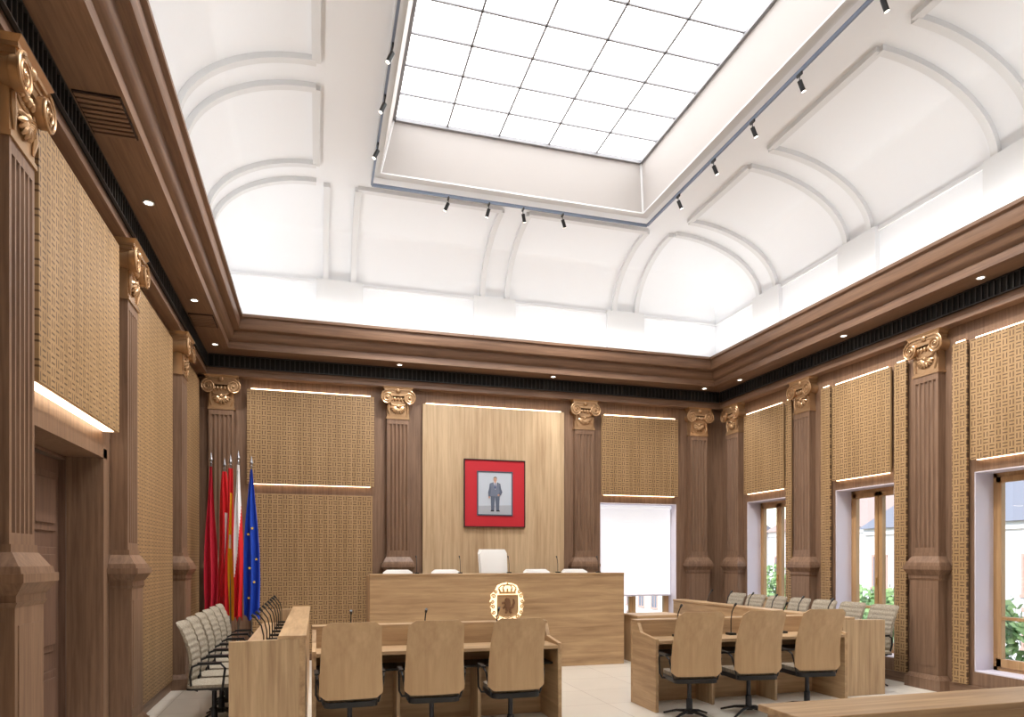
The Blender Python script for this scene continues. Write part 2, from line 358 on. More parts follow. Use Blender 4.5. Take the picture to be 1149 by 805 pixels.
# ------------------------------------------------------------ pilasters
def pil_meshes(SX,SY):
    D={}
    mb=MB()
    mb.box(-.29,.29,-.27,0,0,.14).taper((-.28,.28,-.26,0),(-.245,.245,-.225,0),.14,.19).box(-.235,.235,-.215,0,.19,1.38)
    mb.box(-.19,.19,-.222,-.2,.30,1.28)
    mb.taper((-.235,.235,-.215,0),(-.255,.255,-.235,0),1.38,1.41).box(-.245,.245,-.225,0,1.41,1.45)
    mb.taper((-.25,.25,-.23,0),(-.30,.30,-.285,0),1.45,1.52).box(-.305,.305,-.29,0,1.52,1.57)
    mb.taper((-.285,.285,-.27,0),(-.275,.275,-.26,0),1.57,1.61).taper((-.27,.27,-.25,0),(-.215,.215,-.19,0),1.61,1.69)
    D['pedestal']=mb.scale(SX,SY,1).mesh('pedestal',WAL)
    hw,dp=.20,.17; pts=[(-hw,0),(-hw,-dp)]
    nf=5; pitch=(2*hw-.05)/nf
    for i in range(nf):
        c=-hw+.025+pitch*(i+.5); r=pitch*.36
        for k in range(7):
            a=pi+pi*k/6
            pts.append((c+r*math.cos(a),-dp-r*1.5*math.sin(a)))
    pts+=[(hw,-dp),(hw,0)]
    mb=MB(); 
    mb.prism(pts,'z',1.80,3.92); mb.box(-hw,hw,-dp,0,1.69,1.80).box(-hw,hw,-dp,0,3.92,4.02)
    mb.box(-hw-.015,hw+.015,-dp-.015,0,1.69,1.735)
    D['shaft']=mb.scale(SX,SY,1).mesh('shaft',WAL)
    mb=MB()
    mb.box(-.215,.215,-.185,0,4.00,4.03)
    mb.box(-.20,.20,-.17,0,4.03,4.36)
    for i in range(7): mb.ball((-.17+.34*i/6,-.185,4.335),(.024,.03,.035),0,8,6)
    mb.box(-.23,.23,-.21,0,4.385,4.44)
    mb.box(-.25,.25,-.24,0,4.475,4.50).taper((-.25,.25,-.24,0),(-.28,.28,-.27,0),4.50,4.53)
    mb.box(-.24,.24,-.22,0,4.44,4.475)
    for sx in (-1,1):
        cx,cz=sx*.20,4.35
        mb.lathe([(0,-.012),(.088,-.012),(.095,0),(.095,.05),(0,.05)],(cx,-.20,cz),20,0,Matrix.Rotation(pi/2,3,'X'))
        pts=[];rr=[]
        for k in range(46):
            t=k/45; a=pi/2-sx*t*2.4*2*pi*1.0; R=.105*(1-t)**.9+.010
            pts.append((cx+R*math.cos(a),-.262,cz+R*math.sin(a))); rr.append(.014*(1-t*.55))
        mb.tube(pts,rr,6); mb.ball((cx,-.262,cz),(.020,.02,.020),0,8,6)
        mb.lathe([(.09,0),(.066,.08),(.08,.195)],(cx,-.20,cz),14,0,Matrix.Rotation(-pi/2,3,'X'))
    for k in range(9):
        a=pi*(k+.5)/9; c,sn=math.cos(a),math.sin(a)
        mb.tube([(0+.02*c,-.19,4.20-.02*sn),(.06*c,-.212,4.20-.05*sn),(.115*c,-.20,4.20-.09*sn),(.14*c,-.185,4.20-.115*sn)],[.008,.016,.019,.007],6)
    mb.ball((0,-.20,4.21),(.03,.03,.03),0,10,6)
    mb.tube([(-.15,-.185,4.30),(-.11,-.20,4.24),(0,-.205,4.225),(.11,-.20,4.24),(.15,-.185,4.30)],.012,6)
    mb.ball((0,-.23,4.47),(.045,.03,.04),0,10,6)
    for sx in (-1,1): mb.tube([(sx*.17,-.18,4.26),(sx*.175,-.185,4.15),(sx*.15,-.18,4.06)],[.02,.022,.008],6)
    D['capital']=mb.scale(SX,SY,1).mesh('capital',WALC)
    return D
PM=pil_meshes(.92,.66); PML=pil_meshes(.88,.84)
def pilaster(side,a):
    loc,rot=wallpos(side,a,.002)
    r=empty('pilaster',loc=loc,rot=rot,label='fluted walnut pilaster with carved ionic capital and pedestal',category='pilaster',group='walnut wall pilasters')
    for k,m in (PML if side=='left' else PM).items(): put(k,m,r)
for x in (-1.43,1.32,4.68,7.02): pilaster('back',x)
for y in (1.9,4.58,7.06,9.66): pilaster('left',y)
for y in (2.35,4.65,6.93,9.25,11.15): pilaster('right',y)
# ------------------------------------------------------------ acoustic panels
def panel(side,a0,a1,z0,z1,mat=ACO,th=.07,top=True,bottom=False,label='golden brown perforated acoustic wood panel',name='acoustic_panel'):
    w=a1-a0; c=(a0+a1)/2; loc,rot=wallpos(side,c,0.001,z0); h=z1-z0
    mb=MB(); mb.box(-w/2,w/2,-th,-th+.03,0,h)
    o=empty(name,loc=loc,rot=rot,label=label,category='wall panel',group='wall panels')
    put('panel_face',mb.mesh('panel_face',mat),o,bevel=.003)
    iw=min(.06,w*.2)
    put('batten_frame',MB().box(-w/2+iw,w/2-iw,-th+.03,0,.06,h-.02).mesh('batten',WAL),o)
    if top: put('led_strip',MB().box(-w/2+iw,w/2-iw,-th+.012,-th+.03,h,h+.018).mesh('led',LEDW),o,label='warm glowing led strip')
    if bottom: put('led_strip',MB().box(-w/2+iw,w/2-iw,-th+.03,-.01,-.006,.012).mesh('led',LEDW),o,label='warm glowing led strip')
    return o
panel('back',-1.06,.93,2.86,4.36,top=True,bottom=True)
panel('back',-1.00,.90,.12,2.70,top=False)
panel('back',1.74,4.30,.35,4.30,mat=OAKL,name='oak_wall_panel',label='tall pale oak panel behind the president seat')
panel('back',5.03,6.60,2.84,4.30,bottom=True)
panel('left',4.90,6.70,2.76,4.40,th=.12,top=False,bottom=True)
panel('left',7.40,9.34,.14,4.40,th=.06,top=False)
panel('left',9.98,11.34,.14,4.40,th=.06,top=False)
panel('left',2.25,4.24,.14,4.40,th=.06,top=False)
for i,c in enumerate(rw[:4]):
    panel('right',c-.55,c+.55,2.84,4.28,bottom=True)
    pr=[(c-.80,c-.60),(c+.60,c+.80)]
    if i==0: pr=[(9.57,9.71)]
    for b0,b1 in pr: panel('right',b0,b1,.14,4.30,th=.06)
struct('baseboard_left',MB().box(YF,4.9,-.03,0,0,.13).box(6.68,YB,-.03,0,0,.13),WALX,'low walnut skirting','baseboard',loc=(XL,0,0),rot=(0,0,pi/2))
struct('baseboard_right',MB().box(-YB,-YF,-.03,0,0,.13),WALX,'low walnut skirting','baseboard',loc=(XR,0,0),rot=(0,0,-pi/2))
struct('baseboard_back',MB().box(XL,XR,-.03,0,0,.13),WALX,'low walnut skirting','baseboard',loc=(0,YB,0))
# ------------------------------------------------------------ door
d=empty('door_1',loc=(XL-.30,(DA+DB)/2,0),rot=(0,0,pi/2),label='panelled walnut double door in a deep reveal',category='door',kind='structure')
WALD=wood('door_walnut',(84,60,48),(124,96,79),'z',freq=32,lo=.32,hi=.68)
for sx in (-1,1):
    x0,x1=(0.005,.75) if sx>0 else (-.75,-.005)
    mb=MB().box(x0,x1,0,.05,.01,2.48)
    for (z0,z1) in ((.2,.75),(.9,1.75),(1.88,2.36)):
        mb.box(x0+.1,x1-.1,-.015,0,z0,z1)
        mb.box(x0+.16,x1-.16,-.03,-.015,z0+.06,z1-.06)
    put('door_leaf',mb.mesh('door_leaf',WALD),d,bevel=.004)
mb=MB().box(-.77,-.755,-.05,.08,0,2.52).box(.755,.77,-.05,.08,0,2.52).box(-.77,.77,-.05,.08,2.49,2.515)
put('door_frame',mb.mesh('door_frame',WALD),d)
put('handle',MB().tube([(.07,-.03,1.05),(.07,-.07,1.05),(.16,-.07,1.05)],.009).mesh('handle',GOLD),d,label='brass lever handle')
struct('trim_90',MB().box(DA-.1,DA,-.03,.0,0,2.6).box(DB,DB+.1,-.03,0,0,2.6).box(DA-.1,DB+.1,-.03,0,2.52,2.64),WAL,'plain walnut door surround','door trim',loc=(XL,0,0),rot=(0,0,pi/2))
# ------------------------------------------------------------ windows
REVEAL=plain('daylit_reveal',(226,220,230),.6)  # lavender cast of the daylight is put into this colour
def window(n,side,c,w,z0,z1,blind=None):
    loc,rot=wallpos(side,c,-.28,z0); h=z1-z0
    r=empty('window_%d'%n,loc=loc,rot=rot,label='tall oak casement window with clear glass' if not blind else 'tall window covered by a white roller blind',category='window',kind='structure')
    mb=MB()
    mb.box(-w/2,-w/2+.06,0,.08,0,h).box(w/2-.06,w/2,0,.08,0,h).box(-w/2,w/2,0,.08,h-.06,h).box(-w/2,w/2,0,.08,0,.06)
    put('window_frame',mb.mesh('wf',OAKW),r)
    for sx in (-1,1):
        a,b=sorted((sx*.005,sx*(w/2-.06))); mb=MB()
        mb.box(a,a+.065,-.02,.05,.06,h-.06).box(b-.065,b,-.02,.05,.06,h-.06).box(a,b,-.02,.05,h-.13,h-.06).box(a,b,-.02,.05,.06,.16)
        mb.box(a,b,-.01,.04,h*.26,h*.26+.04)
        s=put('casement',mb.mesh('casement',OAKW),r,bevel=.004)
        put('glass_pane',MB().box(a+.06,b-.06,.012,.018,.1,h-.1).mesh('glass',GLASS),s)
    put('handle',MB().tube([(.0,-.02,h*.45),(.0,-.05,h*.45),(.0,-.05,h*.45-.11)],.008).mesh('handle',GOLD),r,label='brass handle')
    mb=MB().box(-w/2-.002,-w/2+.012,-.28,0,0,h).box(w/2-.012,w/2+.002,-.28,0,0,h).box(-w/2,w/2,-.28,0,h-.012,h+.002).box(-w/2,w/2,-.28,0,-.002,.015)
    put('reveal_lining',mb.mesh('lining',REVEAL),r,label='pale window reveal with daylight tint in its colour')
    if blind:
        b=put('roller_blind',MB().box(-w/2+.03,w/2-.03,-.10,-.095,h-blind,h-.06).tube([(-w/2+.02,-.10,h-.05),(w/2-.02,-.10,h-.05)],.03).mesh('blind',BLIND),r,label='white roller blind with daylight glow put into its material')
        put('bottom_rail',MB().box(-w/2+.03,w/2-.03,-.11,-.085,h-blind-.03,h-blind).mesh('rail',REVEAL),b)
for i,c in enumerate(rw[:4]): window(i+1,'right',c,1.10,.30,WT)
window(6,'back',5.815,1.57,.35,WT,blind=1.72)
window(7,'right',rw[4],1.10,.30,WT)  # unseen window near the camera, added for daylight fill
# ------------------------------------------------------------ desks
OAKY=wood('oak_desk_y',(158,126,92),(202,170,130),'y',freq=16,stretch=.07)
def desk_x(name,x0,x1,yn,yf,label,ends=(True,True),hi=1.0,wt=.79):
    r=empty(name,loc=((x0+x1)/2,(yn+yf)/2,0),label=label,category='desk'); W=(x1-x0)/2; D=(yf-yn)/2
    put('front_panel',MB().box(-W,W,D-.05,D,0,hi-.03).mesh('fp',OAK),r,bevel=.003)
    put('top_ledge',MB().box(-W,W,D-.17,D+.01,hi-.03,hi).mesh('tl',OAK),r,bevel=.003)
    put('riser_panel',MB().box(-W+.04,W-.04,D-.17,D-.15,wt,hi-.03).mesh('rp',OAK),r)
    put('worktop',MB().box(-W+.04,W-.04,-D,D-.05,wt-.035,wt).mesh('wt',OAK),r,bevel=.003)
    put('shelf',MB().box(-W+.04,W-.04,-D+.16,D-.05,.58,.60).mesh('sh',BLACK),r,label='dark shelf below the worktop')
    poly=[(-D,0),(D-.05,0),(D-.05,hi-.03),(D-.17,hi-.03),(D-.24,wt+.06),(-D,wt+.02)]
    for f,a,b in ((ends[0],-W,-W+.04),(ends[1],W-.04,W)):
        if f: put('end_panel',MB().prism(poly,'x',a,b).mesh('ep',OAKY),r,bevel=.003)
    n=3
    for i in range(1,n):
        x=-W+2*W*i/n; put('divider_panel',MB().box(x-.015,x+.015,-D+.2,D-.05,0,.58).mesh('dv',OAKZ),r)
    return r
desk_x('council_desk',-.04,2.37,6.45,7.05,'oak council desk with raised front ledge, three veneer chairs behind it')
desk_x('council_desk',3.50,6.00,6.62,7.22,'oak council desk joined to the window-side desk',hi=.96,wt=.77)
def desk_y(x0,x1,y0,y1,face,label,hi=1.0,wt=.79):
    r=empty('council_desk',loc=((x0+x1)/2,(y0+y1)/2,0),rot=(0,0,0),label=label,category='desk'); W=(x1-x0)/2; D=(y1-y0)/2
    def bx(a,b): 
        return (a,b) if face>0 else (-b,-a)
    def B(n,a,b,c,d,e,f,m=OAK,bv=.003,**k):
        a,b=bx(a,b); put(n,MB().box(a,b,c,d,e,f).mesh(n,m),r,bevel=bv,**k)
    OKY=OAKY
    B('front_panel',W-.05,W,-D,D,0,hi-.03,OKY); B('top_ledge',W-.22,W+.01,-D,D,hi-.03,hi,OKY)
    B('riser_panel',W-.22,W-.20,-D+.04,D-.04,wt,hi-.03,OKY); B('worktop',-W,W-.05,-D+.04,D-.04,wt-.035,wt,OKY)
    B('shelf',-W+.16,W-.05,-D+.04,D-.04,.58,.60,BLACK,0)
    poly=[(-W,0),(W-.05,0),(W-.05,hi-.03),(W-.22,hi-.03),(-W,hi-.04)]
    if face<0: poly=[(-p[0],p[1]) for p in poly]
    for a,b in ((-D,-D+.05),(D-.05,D)): put('end_panel',MB().prism(poly,'y',a,b).mesh('ep',OAKZ),r,bevel=.003)
    return r
desk_y(-.70,-.09,6.10,9.90,1,'long oak council desk parallel to the walnut wall')
desk_y(6.03,6.70,6.78,10.75,-1,'long oak council desk on the window side',hi=.95,wt=.77)
put('dais_platform',MB().box(.73,4.68,9.96,11.34,0,.35).mesh('plat',OAK),label='raised oak platform behind the president desk',category='platform')
r=empty('president_desk',loc=(2.705,9.89,0),label='long tall oak presidential desk with a glowing crest',category='desk')
W=1.975
put('front_panel',MB().box(-W,W,0,.05,0,1.41).mesh('fp',OAK),r,bevel=.003)
put('top_ledge',MB().box(-W,W,-.01,.22,1.41,1.44).mesh('tl',OAK),r,bevel=.004)
put('worktop',MB().box(-W+.04,W-.04,.06,.68,1.08,1.12).mesh('wt',OAK),r)
put('side_panel',MB().box(-W,-W+.04,.055,.72,.352,1.41).mesh('sp',OAKZ),r,bevel=.003)
put('side_panel',MB().box(W-.04,W,.055,.72,.352,1.41).mesh('sp',OAKZ),r,bevel=.003)
r=empty('side_table',loc=(5.28,10.1,0),label='small oak table beside the blind-covered window',category='table')
put('table_top',MB().box(-.42,.42,-.3,.3,.72,.76).mesh('tt',OAK),r,bevel=.004)
for sx in (-1,1): put('leg',MB().box(sx*.38-.02,sx*.38+.02,-.27,.27,0,.72).mesh('lg',OAKZ),r)
put('modesty_panel',MB().box(-.36,.36,-.2,-.18,.2,.72).mesh('mp',OAK),r)
r=empty('oak_counter',loc=(3.65,2.88,0),label='low oak counter top in front of the desks',category='counter')
put('counter_top',MB().box(-1.45,1.45,-.17,.17,.865,.90).mesh('ct',OAK),r,bevel=.005)
put('counter_body',MB().box(-1.42,1.42,-.13,.13,0,.865).mesh('cb',OAK),r)
# ------------------------------------------------------------ chairs
def shell(w_top,w_bot,z0,z1,y_off,th,inset=0,n=14,m=16,rad=.07,curve=.07,ribs=0,lean=.14,rd=.005):
    vs=[];fs=[]
    H=z1-z0
    if ribs: m=48
    for side in (0,1):
        for j in range(m+1):
            v=j/m; 
            z=z0+inset+(H-2*inset)*v
            w=w_bot+(w_top-w_bot)*((z-z0)/H)-inset
            for dd in (z1-inset-z, z-z0-inset):
                if dd<rad: w-= rad-math.sqrt(max(0,rad*rad-(rad-dd)**2))
            rb=rd*abs(math.sin(pi*v*ribs)) if ribs else 0
            for i in range(n+1):
                u=-1+2*i/n
                x=u*w
                y=y_off-.03+curve*(x/.26)**2 - lean*((z-z0)/H)**1.1 + .05*math.sin(pi*(z-z0)/H)
                vs.append((x,y+(th+rb if side else -rb),z))
    N=(n+1)*(m+1)
    for j in range(m):
        for i in range(n):
            a=j*(n+1)+i; fs.append((a,a+1,a+n+2,a+n+1)); fs.append((N+a,N+a+n+1,N+a+n+2,N+a+1))
    for i in range(n): fs.append((i,N+i,N+i+1,i+1)); a=m*(n+1)+i; fs.append((a,a+1,N+a+1,N+a))
    for j in range(m): a=j*(n+1); fs.append((a,a+n+1,N+a+n+1,N+a)); a+=n; fs.append((a,N+a,N+a+n+1,a+n+1))
    return MB().add(vs,fs,0,True)
def rslab(hw,hd,z0,z1,rad=.07,cy=0):
    pts=[]
    for (sx,sy,a0) in ((1,1,0),(-1,1,90),(-1,-1,180),(1,-1,270)):
        for k in range(6):
            a=math.radians(a0+18*k); pts.append((sx*(hw-rad)+rad*math.cos(a),cy+sy*(hd-rad)+rad*math.sin(a)))
    return MB().prism(pts,'z',z0,z1,0,True)
def armm(sx,W=.295,r=.011):
    p=[(sx*.18,.10,.405),(sx*(W-.025),.10,.41),(sx*W,.11,.46),(sx*W,.13,.62),(sx*W,.09,.665),(sx*W,-.10,.665),(sx*(W-.005),-.16,.64),(sx*(W-.02),-.18,.55),(sx*(W-.05),-.17,.43),(sx*.17,-.12,.405)]
    mb=MB().tube(p,r,8); mb.box(sx*W-.018,sx*W+.018,-.11,.10,.668,.683); return mb.mesh('armrest',BLACK)
def legm(R): return MB().tube([(.03,0,.078),(R*.5,0,.06),(R,0,.010)],[.018,.014,.010],8).mesh('leg',BLACK)
COLM=MB().lathe([(0,.07),(.032,.07),(.032,.2),(.022,.21),(.022,.37),(.07,.385),(.11,.405),(.11,.415),(0,.415)],seg=14).mesh('column',DARKST)
HUB=MB().lathe([(0,.05),(.045,.05),(.045,.095),(0,.1)],seg=14).mesh('hub',BLACK)
FABR=noisy('grey_brown_ribbed_fabric',(142,132,116),(176,165,146),60,.9,.2)
CHW=dict(backrest=shell(.238,.268,.47,1.13,-.20,.016,rad=.055,curve=.03).mesh('backrest',CHOAK),
 back_cushion=shell(.225,.25,.49,1.10,-.182,.03,inset=.012,curve=.03).mesh('back_cushion',FABRIC),
 seat=rslab(.225,.225,.40,.445).mesh('seat',BLACK), seat_cushion=rslab(.215,.215,.445,.485,cy=.03).mesh('seat_cushion',FABRIC),
 arm_l=armm(-1,.28,.009),arm_r=armm(1,.28,.009),column=COLM,hub=HUB,leg=legm(.32))
CHR=dict(backrest=shell(.235,.215,.46,1.05,-.20,.010,rad=.05,curve=.05,ribs=9,lean=.10,rd=.004).mesh('backrest_slim',FABR),
 back_cushion=shell(.23,.21,.47,1.04,-.19,.010,inset=.01,rad=.05,curve=.05,ribs=9,lean=.10,rd=.008).mesh('back_ribbed',FABR),
 seat=rslab(.215,.225,.415,.432).mesh('seat_slim',BLACK), seat_cushion=rslab(.21,.22,.432,.462).mesh('seat_cushion_slim',FABR),
 arm_l=armm(-1,.24,.011),arm_r=armm(1,.24,.011),column=COLM,hub=HUB,leg=legm(.235))
CHL=dict(CHR)
CHL['backrest']=shell(.245,.225,.46,1.13,-.21,.02).mesh('backrest_white',LEATHER)
CHL['back_cushion']=shell(.24,.215,.47,1.12,-.19,.04,inset=.012).mesh('back_cushion_white',LEATHER)
CHL['seat_cushion']=rslab(.21,.22,.432,.49).mesh('seat_white',LEATHER)
CHT=dict(CHL)
CHT['backrest']=shell(.255,.225,.46,1.47,-.21,.02,rad=.03).mesh('backrest_tall',LEATHER)
CHT['back_cushion']=shell(.25,.215,.47,1.46,-.19,.045,inset=.012).mesh('back_cushion_tall',LEATHER)
def chair(S,x,y,rz,label,group,z=0,legrot=.6):
    r=empty('office_chair',loc=(x,y,z),rot=(0,0,rz),label=label,category='chair',group=group)
    for k in ('backrest','back_cushion','seat','seat_cushion','column'): put(k,S[k],r)
    put('armrest',S['arm_l'],r); put('armrest',S['arm_r'],r)
    b=put('star_base',S['hub'],r,rot=(0,0,legrot))
    for i in range(4): put('leg',S['leg'],b,rot=(0,0,i*pi/2))
for x,a in ((.28,.03),(1.00,-.02),(1.74,0)): chair(CHW,x,6.12,a,'swivel chair with tapered oak veneer back and black armrests','veneer-backed council chairs')
for x,a in ((3.72,-.16),(4.43,-.1),(5.17,-.12)): chair(CHW,x,6.30,a,'swivel chair with tapered oak back on a black star base','veneer-backed council chairs')
for i in range(6): chair(CHR,-.955,7.20+.525*i,-pi/2+.015*((i%3)-1),'slim grey-brown ribbed swivel chair along the walnut wall','wall-side council chairs',legrot=pi/4)
for i in range(7): chair(CHR,6.96,7.33+.545*i,pi/2+.02*((i%3)-1),'slim grey-brown ribbed swivel chair beside the windows','window-side council chairs',legrot=pi/4)
for i,x in enumerate((1.28,2.07,2.87,3.66,4.36)):
    chair(CHT if i==2 else CHL,x,10.94,pi,'tall white leather president chair' if i==2 else 'white leather chair behind the president desk','white dais chairs',z=.35)
# ------------------------------------------------------------ microphones
MI={}
MI['mic_base']=MB().box(-.04,.04,-.05,.05,0,.025).mesh('mic_base',BLACK)
MI['gooseneck']=MB().tube([(0,0,.02),(0,0,.18),(0,-.02,.27),(0,-.07,.34)],.0065,6).mesh('goose',BLACK)
MI['mic_head']=MB().tube([(0,-.07,.34),(0,-.10,.37)],[.012,.014],8).mesh('mich',BLACK)
def mic(x,y,z,rz=0,sc=1):
    r=empty('gooseneck_microphone',loc=(x,y,z),rot=(0,0,rz),label='slim black gooseneck microphone standing on the desk',category='microphone',group='desk microphones')
    r.scale=(sc,sc,sc)
    for k,m in MI.items(): put(k,m,r)
for x in (.27,.99,1.73): mic(x+.05,6.78,.79)
for x in (3.95,4.65,5.35): mic(x,6.95,.77)
for i in range(9): mic(-.45,6.45+.41*i,.79,-pi/2)
for i in range(6): mic(6.34,7.35+.56*i,.77,pi/2)
for x in (1.42,2.07,2.83,3.62,4.3): mic(x,10.03,1.44,pi,.7)
# ------------------------------------------------------------ flags
FR=plain('flag_red',(216,26,36),.7); FY=plain('flag_yellow',(254,208,46),.7); FW=plain('flag_white',(244,244,246),.7); FB=plain('flag_blue',(24,70,186),.7); FD=plain('flag_crimson',(186,26,50),.7)
def flag(x,y,zt,mats,colf,label,W=.24,stars=False,seed=0,z0=.80,folds=4):
    rnd=random.Random(seed)
    r=empty('flag_on_pole',loc=(x,y,0),label=label,category='flag',group='ceremonial flags')
    put('flagpole',MB().tube([(0,0,.05),(0,0,zt)],.013,10).mesh('pole',CHROME),r)
    put('finial',MB().lathe([(0,0),(.022,.01),(.01,.03),(.028,.06),(.016,.10),(.004,.16),(0,.17)],(0,0,zt),12).mesh('fin',CHROME),r)
    put('pole_base',MB().lathe([(0,0),(.09,0),(.09,.025),(.04,.05),(.02,.10),(0,.10)],seg=20).mesh('pb',CHROME),r)
    n,m=44,44; vs=[];fs=[]; z1=zt-.04; ph=rnd.random()*6
    for j in range(m+1):
        t=j/m; z=z1+(z0-z1)*t
        w=(.05+(W-.05)*min(1,t*1.3)**.8)
        for i in range(n+1):
            u=i/n
            xx=-w*.46+w*u+.012*math.sin(t*7+ph+u*3); yy=-.03-(.014+.036*t)*math.sin(u*pi*folds+ph+t*1.4)-.02*math.sin(u*pi)
            zz=z+ (0 if t<1 else .04*math.sin(u*9+ph)) - .18*u*t*(1-t)
            vs.append((xx,yy,zz))
    mb=MB()
    mb.add(vs,[],0)
    for j in range(m):
        for i in range(n):
            a=j*(n+1)+i; mb.f.append([a,a+1,a+n+2,a+n+1]); mb.m.append(colf(i/n,j/m)); mb.sm.append(True)
    c=put('flag_cloth',mb.mesh('cloth',mats),r)
    if stars:
        pts=[]
        for k in range(10):
            a=pi/2+k*pi/5; R=.024 if k%2==0 else .010
            pts.append((R*math.cos(a),R*math.sin(a)))
        sm=MB().prism(pts,'y',-.002,.002).mesh('star',FY)
        for (u,t) in ((.3,.45),(.6,.40),(.75,.60),(.35,.68),(.6,.77),(.3,.88)):
            p=vs[int(t*m)*(n+1)+int(u*n)]
            put('star',sm,c,loc=(p[0],p[1]-.03,p[2]),label='yellow five-pointed star')
flag(-1.43,10.46,3.00,[FD],lambda u,t:0,'draped dark red flag on a steel pole',W=.18,seed=1)
flag(-1.30,10.84,2.98,[FR,FW],lambda u,t:1 if (.45<u<.8 and t>.25) else 0,'draped red and white flag on a steel pole',W=.22,seed=5)
def spain(u,t):
    if .30<u<.72 and t>.15:
        return 2 if (.42<t<.52 and .38<u<.62) else 1
    return 0
flag(-1.19,10.60,3.00,[FR,FY,FW],spain,'draped red and yellow flag with pale crest patch',W=.17,seed=2,folds=3)
flag(-1.065,10.40,3.03,[FW,FR,FY],lambda u,t:0 if t+u*.5<.72 else 1,'draped white over red flag on a steel pole',W=.12,seed=3,folds=3)
flag(-.91,10.64,3.0,[FB],lambda u,t:0,'draped blue flag with yellow stars',W=.24,stars=True,seed=4)
# ------------------------------------------------------------ portrait
r=empty('framed_portrait',loc=(3.0,YB-.075,2.80),label='framed full-length portrait in a wide red mount',category='picture')
put('red_mount',MB().box(-.535,.535,-.03,0,-.575,.575).mesh('rm',plain('red_mount',(194,30,44),.6)),r)
mb=MB()
for (x0,x1,z0,z1) in ((-.55,-.535,-.59,.59),(.535,.55,-.59,.59),(-.535,.535,.575,.59),(-.535,.535,-.59,-.575)): mb.box(x0,x1,-.045,0,z0,z1)
put('outer_frame',mb.mesh('of',plain('frame_black',(44,22,26),.5)),r)
mb=MB(); N=plain('frame_slate',(84,90,106),.4)
for (x0,x1,z0,z1) in ((-.322,-.300,-.387,.387),(.300,.322,-.387,.387),(-.300,.300,.365,.387),(-.300,.300,-.387,-.365)): mb.box(x0,x1,-.042,-.03,z0,z1)
put('inner_frame',mb.mesh('if',N),r)
pm=[plain('canvas_grey',(196,206,218),.7),plain('suit_grey',(112,122,142),.7),PAPER,plain('tie_blue',(50,70,130),.6),plain('skin',(206,160,134),.6),plain('hair_grey',(130,120,112),.7),plain('shoe_black',(30,30,34),.5),plain('canvas_floor',(174,180,190),.7),plain('suit_dark',(92,102,122),.7)]
mb=MB(); mb.box(-.30,.30,-.034,-.03,-.365,.365,0)
def fl(pts,mat,k):
    if k!=1: pts=[(p[0]*1.0,p[1]*.98-.005) for p in pts]
    mb.prism(pts,'y',-.034-.002*k,-.034-.002*k+.0015,mat)
def ell(cx,cz,rx,rz,n=18): return [(cx+rx*math.cos(2*pi*i/n),cz+rz*math.sin(2*pi*i/n)) for i in range(n)]
fl([(-.295,-.36),(.295,-.36),(.295,-.20),(-.295,-.22)],7,1)
fl([(-.07,-.30),(-.015,-.30),(0,-.04),(.02,-.30),(.075,-.30),(.085,.02),(-.08,.02)],8,2)
fl([(-.085,-.315),(-.015,-.315),(-.018,-.295),(-.07,-.292)],6,3); fl([(.02,-.315),(.09,-.315),(.078,-.292),(.022,-.295)],6,3)
fl([(-.035,.205),(.035,.205),(.095,.18),(.105,.10),(.09,-.05),(-.09,-.05),(-.105,.10),(-.095,.18)],1,4)
fl([(-.095,.18),(-.105,.10),(-.125,.02),(-.118,-.05),(-.09,-.055),(-.08,.02),(-.07,.11)],8,5)
fl([(.095,.18),(.105,.10),(.13,.03),(.10,-.03),(.06,-.01),(.085,.04),(.07,.11)],8,5)
fl([(-.03,.21),(.03,.21),(.004,.07)],2,6); fl([(-.008,.195),(.008,.195),(.012,.11),(0,.085),(-.01,.11)],3,7)
fl(ell(-.104,-.065,.014,.02),4,6); fl(ell(.062,-.022,.018,.014),4,6)
fl([(-.016,.195),(.016,.195),(.016,.23),(-.016,.23)],4,7); fl(ell(0,.255,.031,.042),4,8)
fl([(-.033,.265),(-.03,.29),(-.01,.305),(.015,.303),(.031,.288),(.033,.262),(.024,.277),(0,.284),(-.024,.277)],5,9)
fl(ell(-.011,.258,.004,.003,8),6,9); fl(ell(.011,.258,.004,.003,8),6,9); fl([(-.01,.235),(.01,.235),(.006,.231),(-.006,.231)],3,9)
put('portrait_picture',mb.mesh('pic',pm),r,label='standing person in a grey suit and tie against grey')
# ------------------------------------------------------------ crest
r=empty('coat_of_arms',loc=(2.755,9.8895,.99),label='backlit gold coat of arms with crown, scrolls and lion',category='crest')
GLOW=plain('glowing_cream',(255,238,200),.4,0,1.0); BRZ=plain('bronze_plate',(186,150,110),.45,.0); BRD=plain('lion_bronze',(120,84,56),.5,.0); GLD=plain('polished_gold',(196,156,100),.4,.1)
sh=[(-.15,.12),(.15,.12),(.15,-.12),(.125,-.165),(.06,-.19),(0,-.21),(-.06,-.19),(-.125,-.165),(-.15,-.12)]
put('shield',MB().prism(sh,'y',-.045,-.02).mesh('shd',BRZ),r,bevel=.004)
ln=[(-.02,-.14),(-.05,-.13),(-.03,-.10),(-.04,-.05),(-.08,-.07),(-.09,-.04),(-.04,-.01),(-.05,.02),(-.10,.01),(-.10,.04),(-.045,.055),(-.05,.09),(-.02,.11),(.02,.10),(.04,.06),(.05,0),(.04,-.03),(.08,-.02),(.10,.04),(.085,.09),(.11,.09),(.125,.03),(.10,-.05),(.06,-.07),(.06,-.11),(.08,-.13),(.04,-.14),(.03,-.10),(.01,-.07),(0,-.10)]
put('lion',MB().prism([(p[0]*.9,p[1]*.95-.02) for p in ln],'y',-.06,-.045).mesh('lion',BRD),r)
mb=MB(); mb.tube([(p[0]*1.04,-.045,p[1]*1.04-.002) for p in sh],.010,6,closed=True)
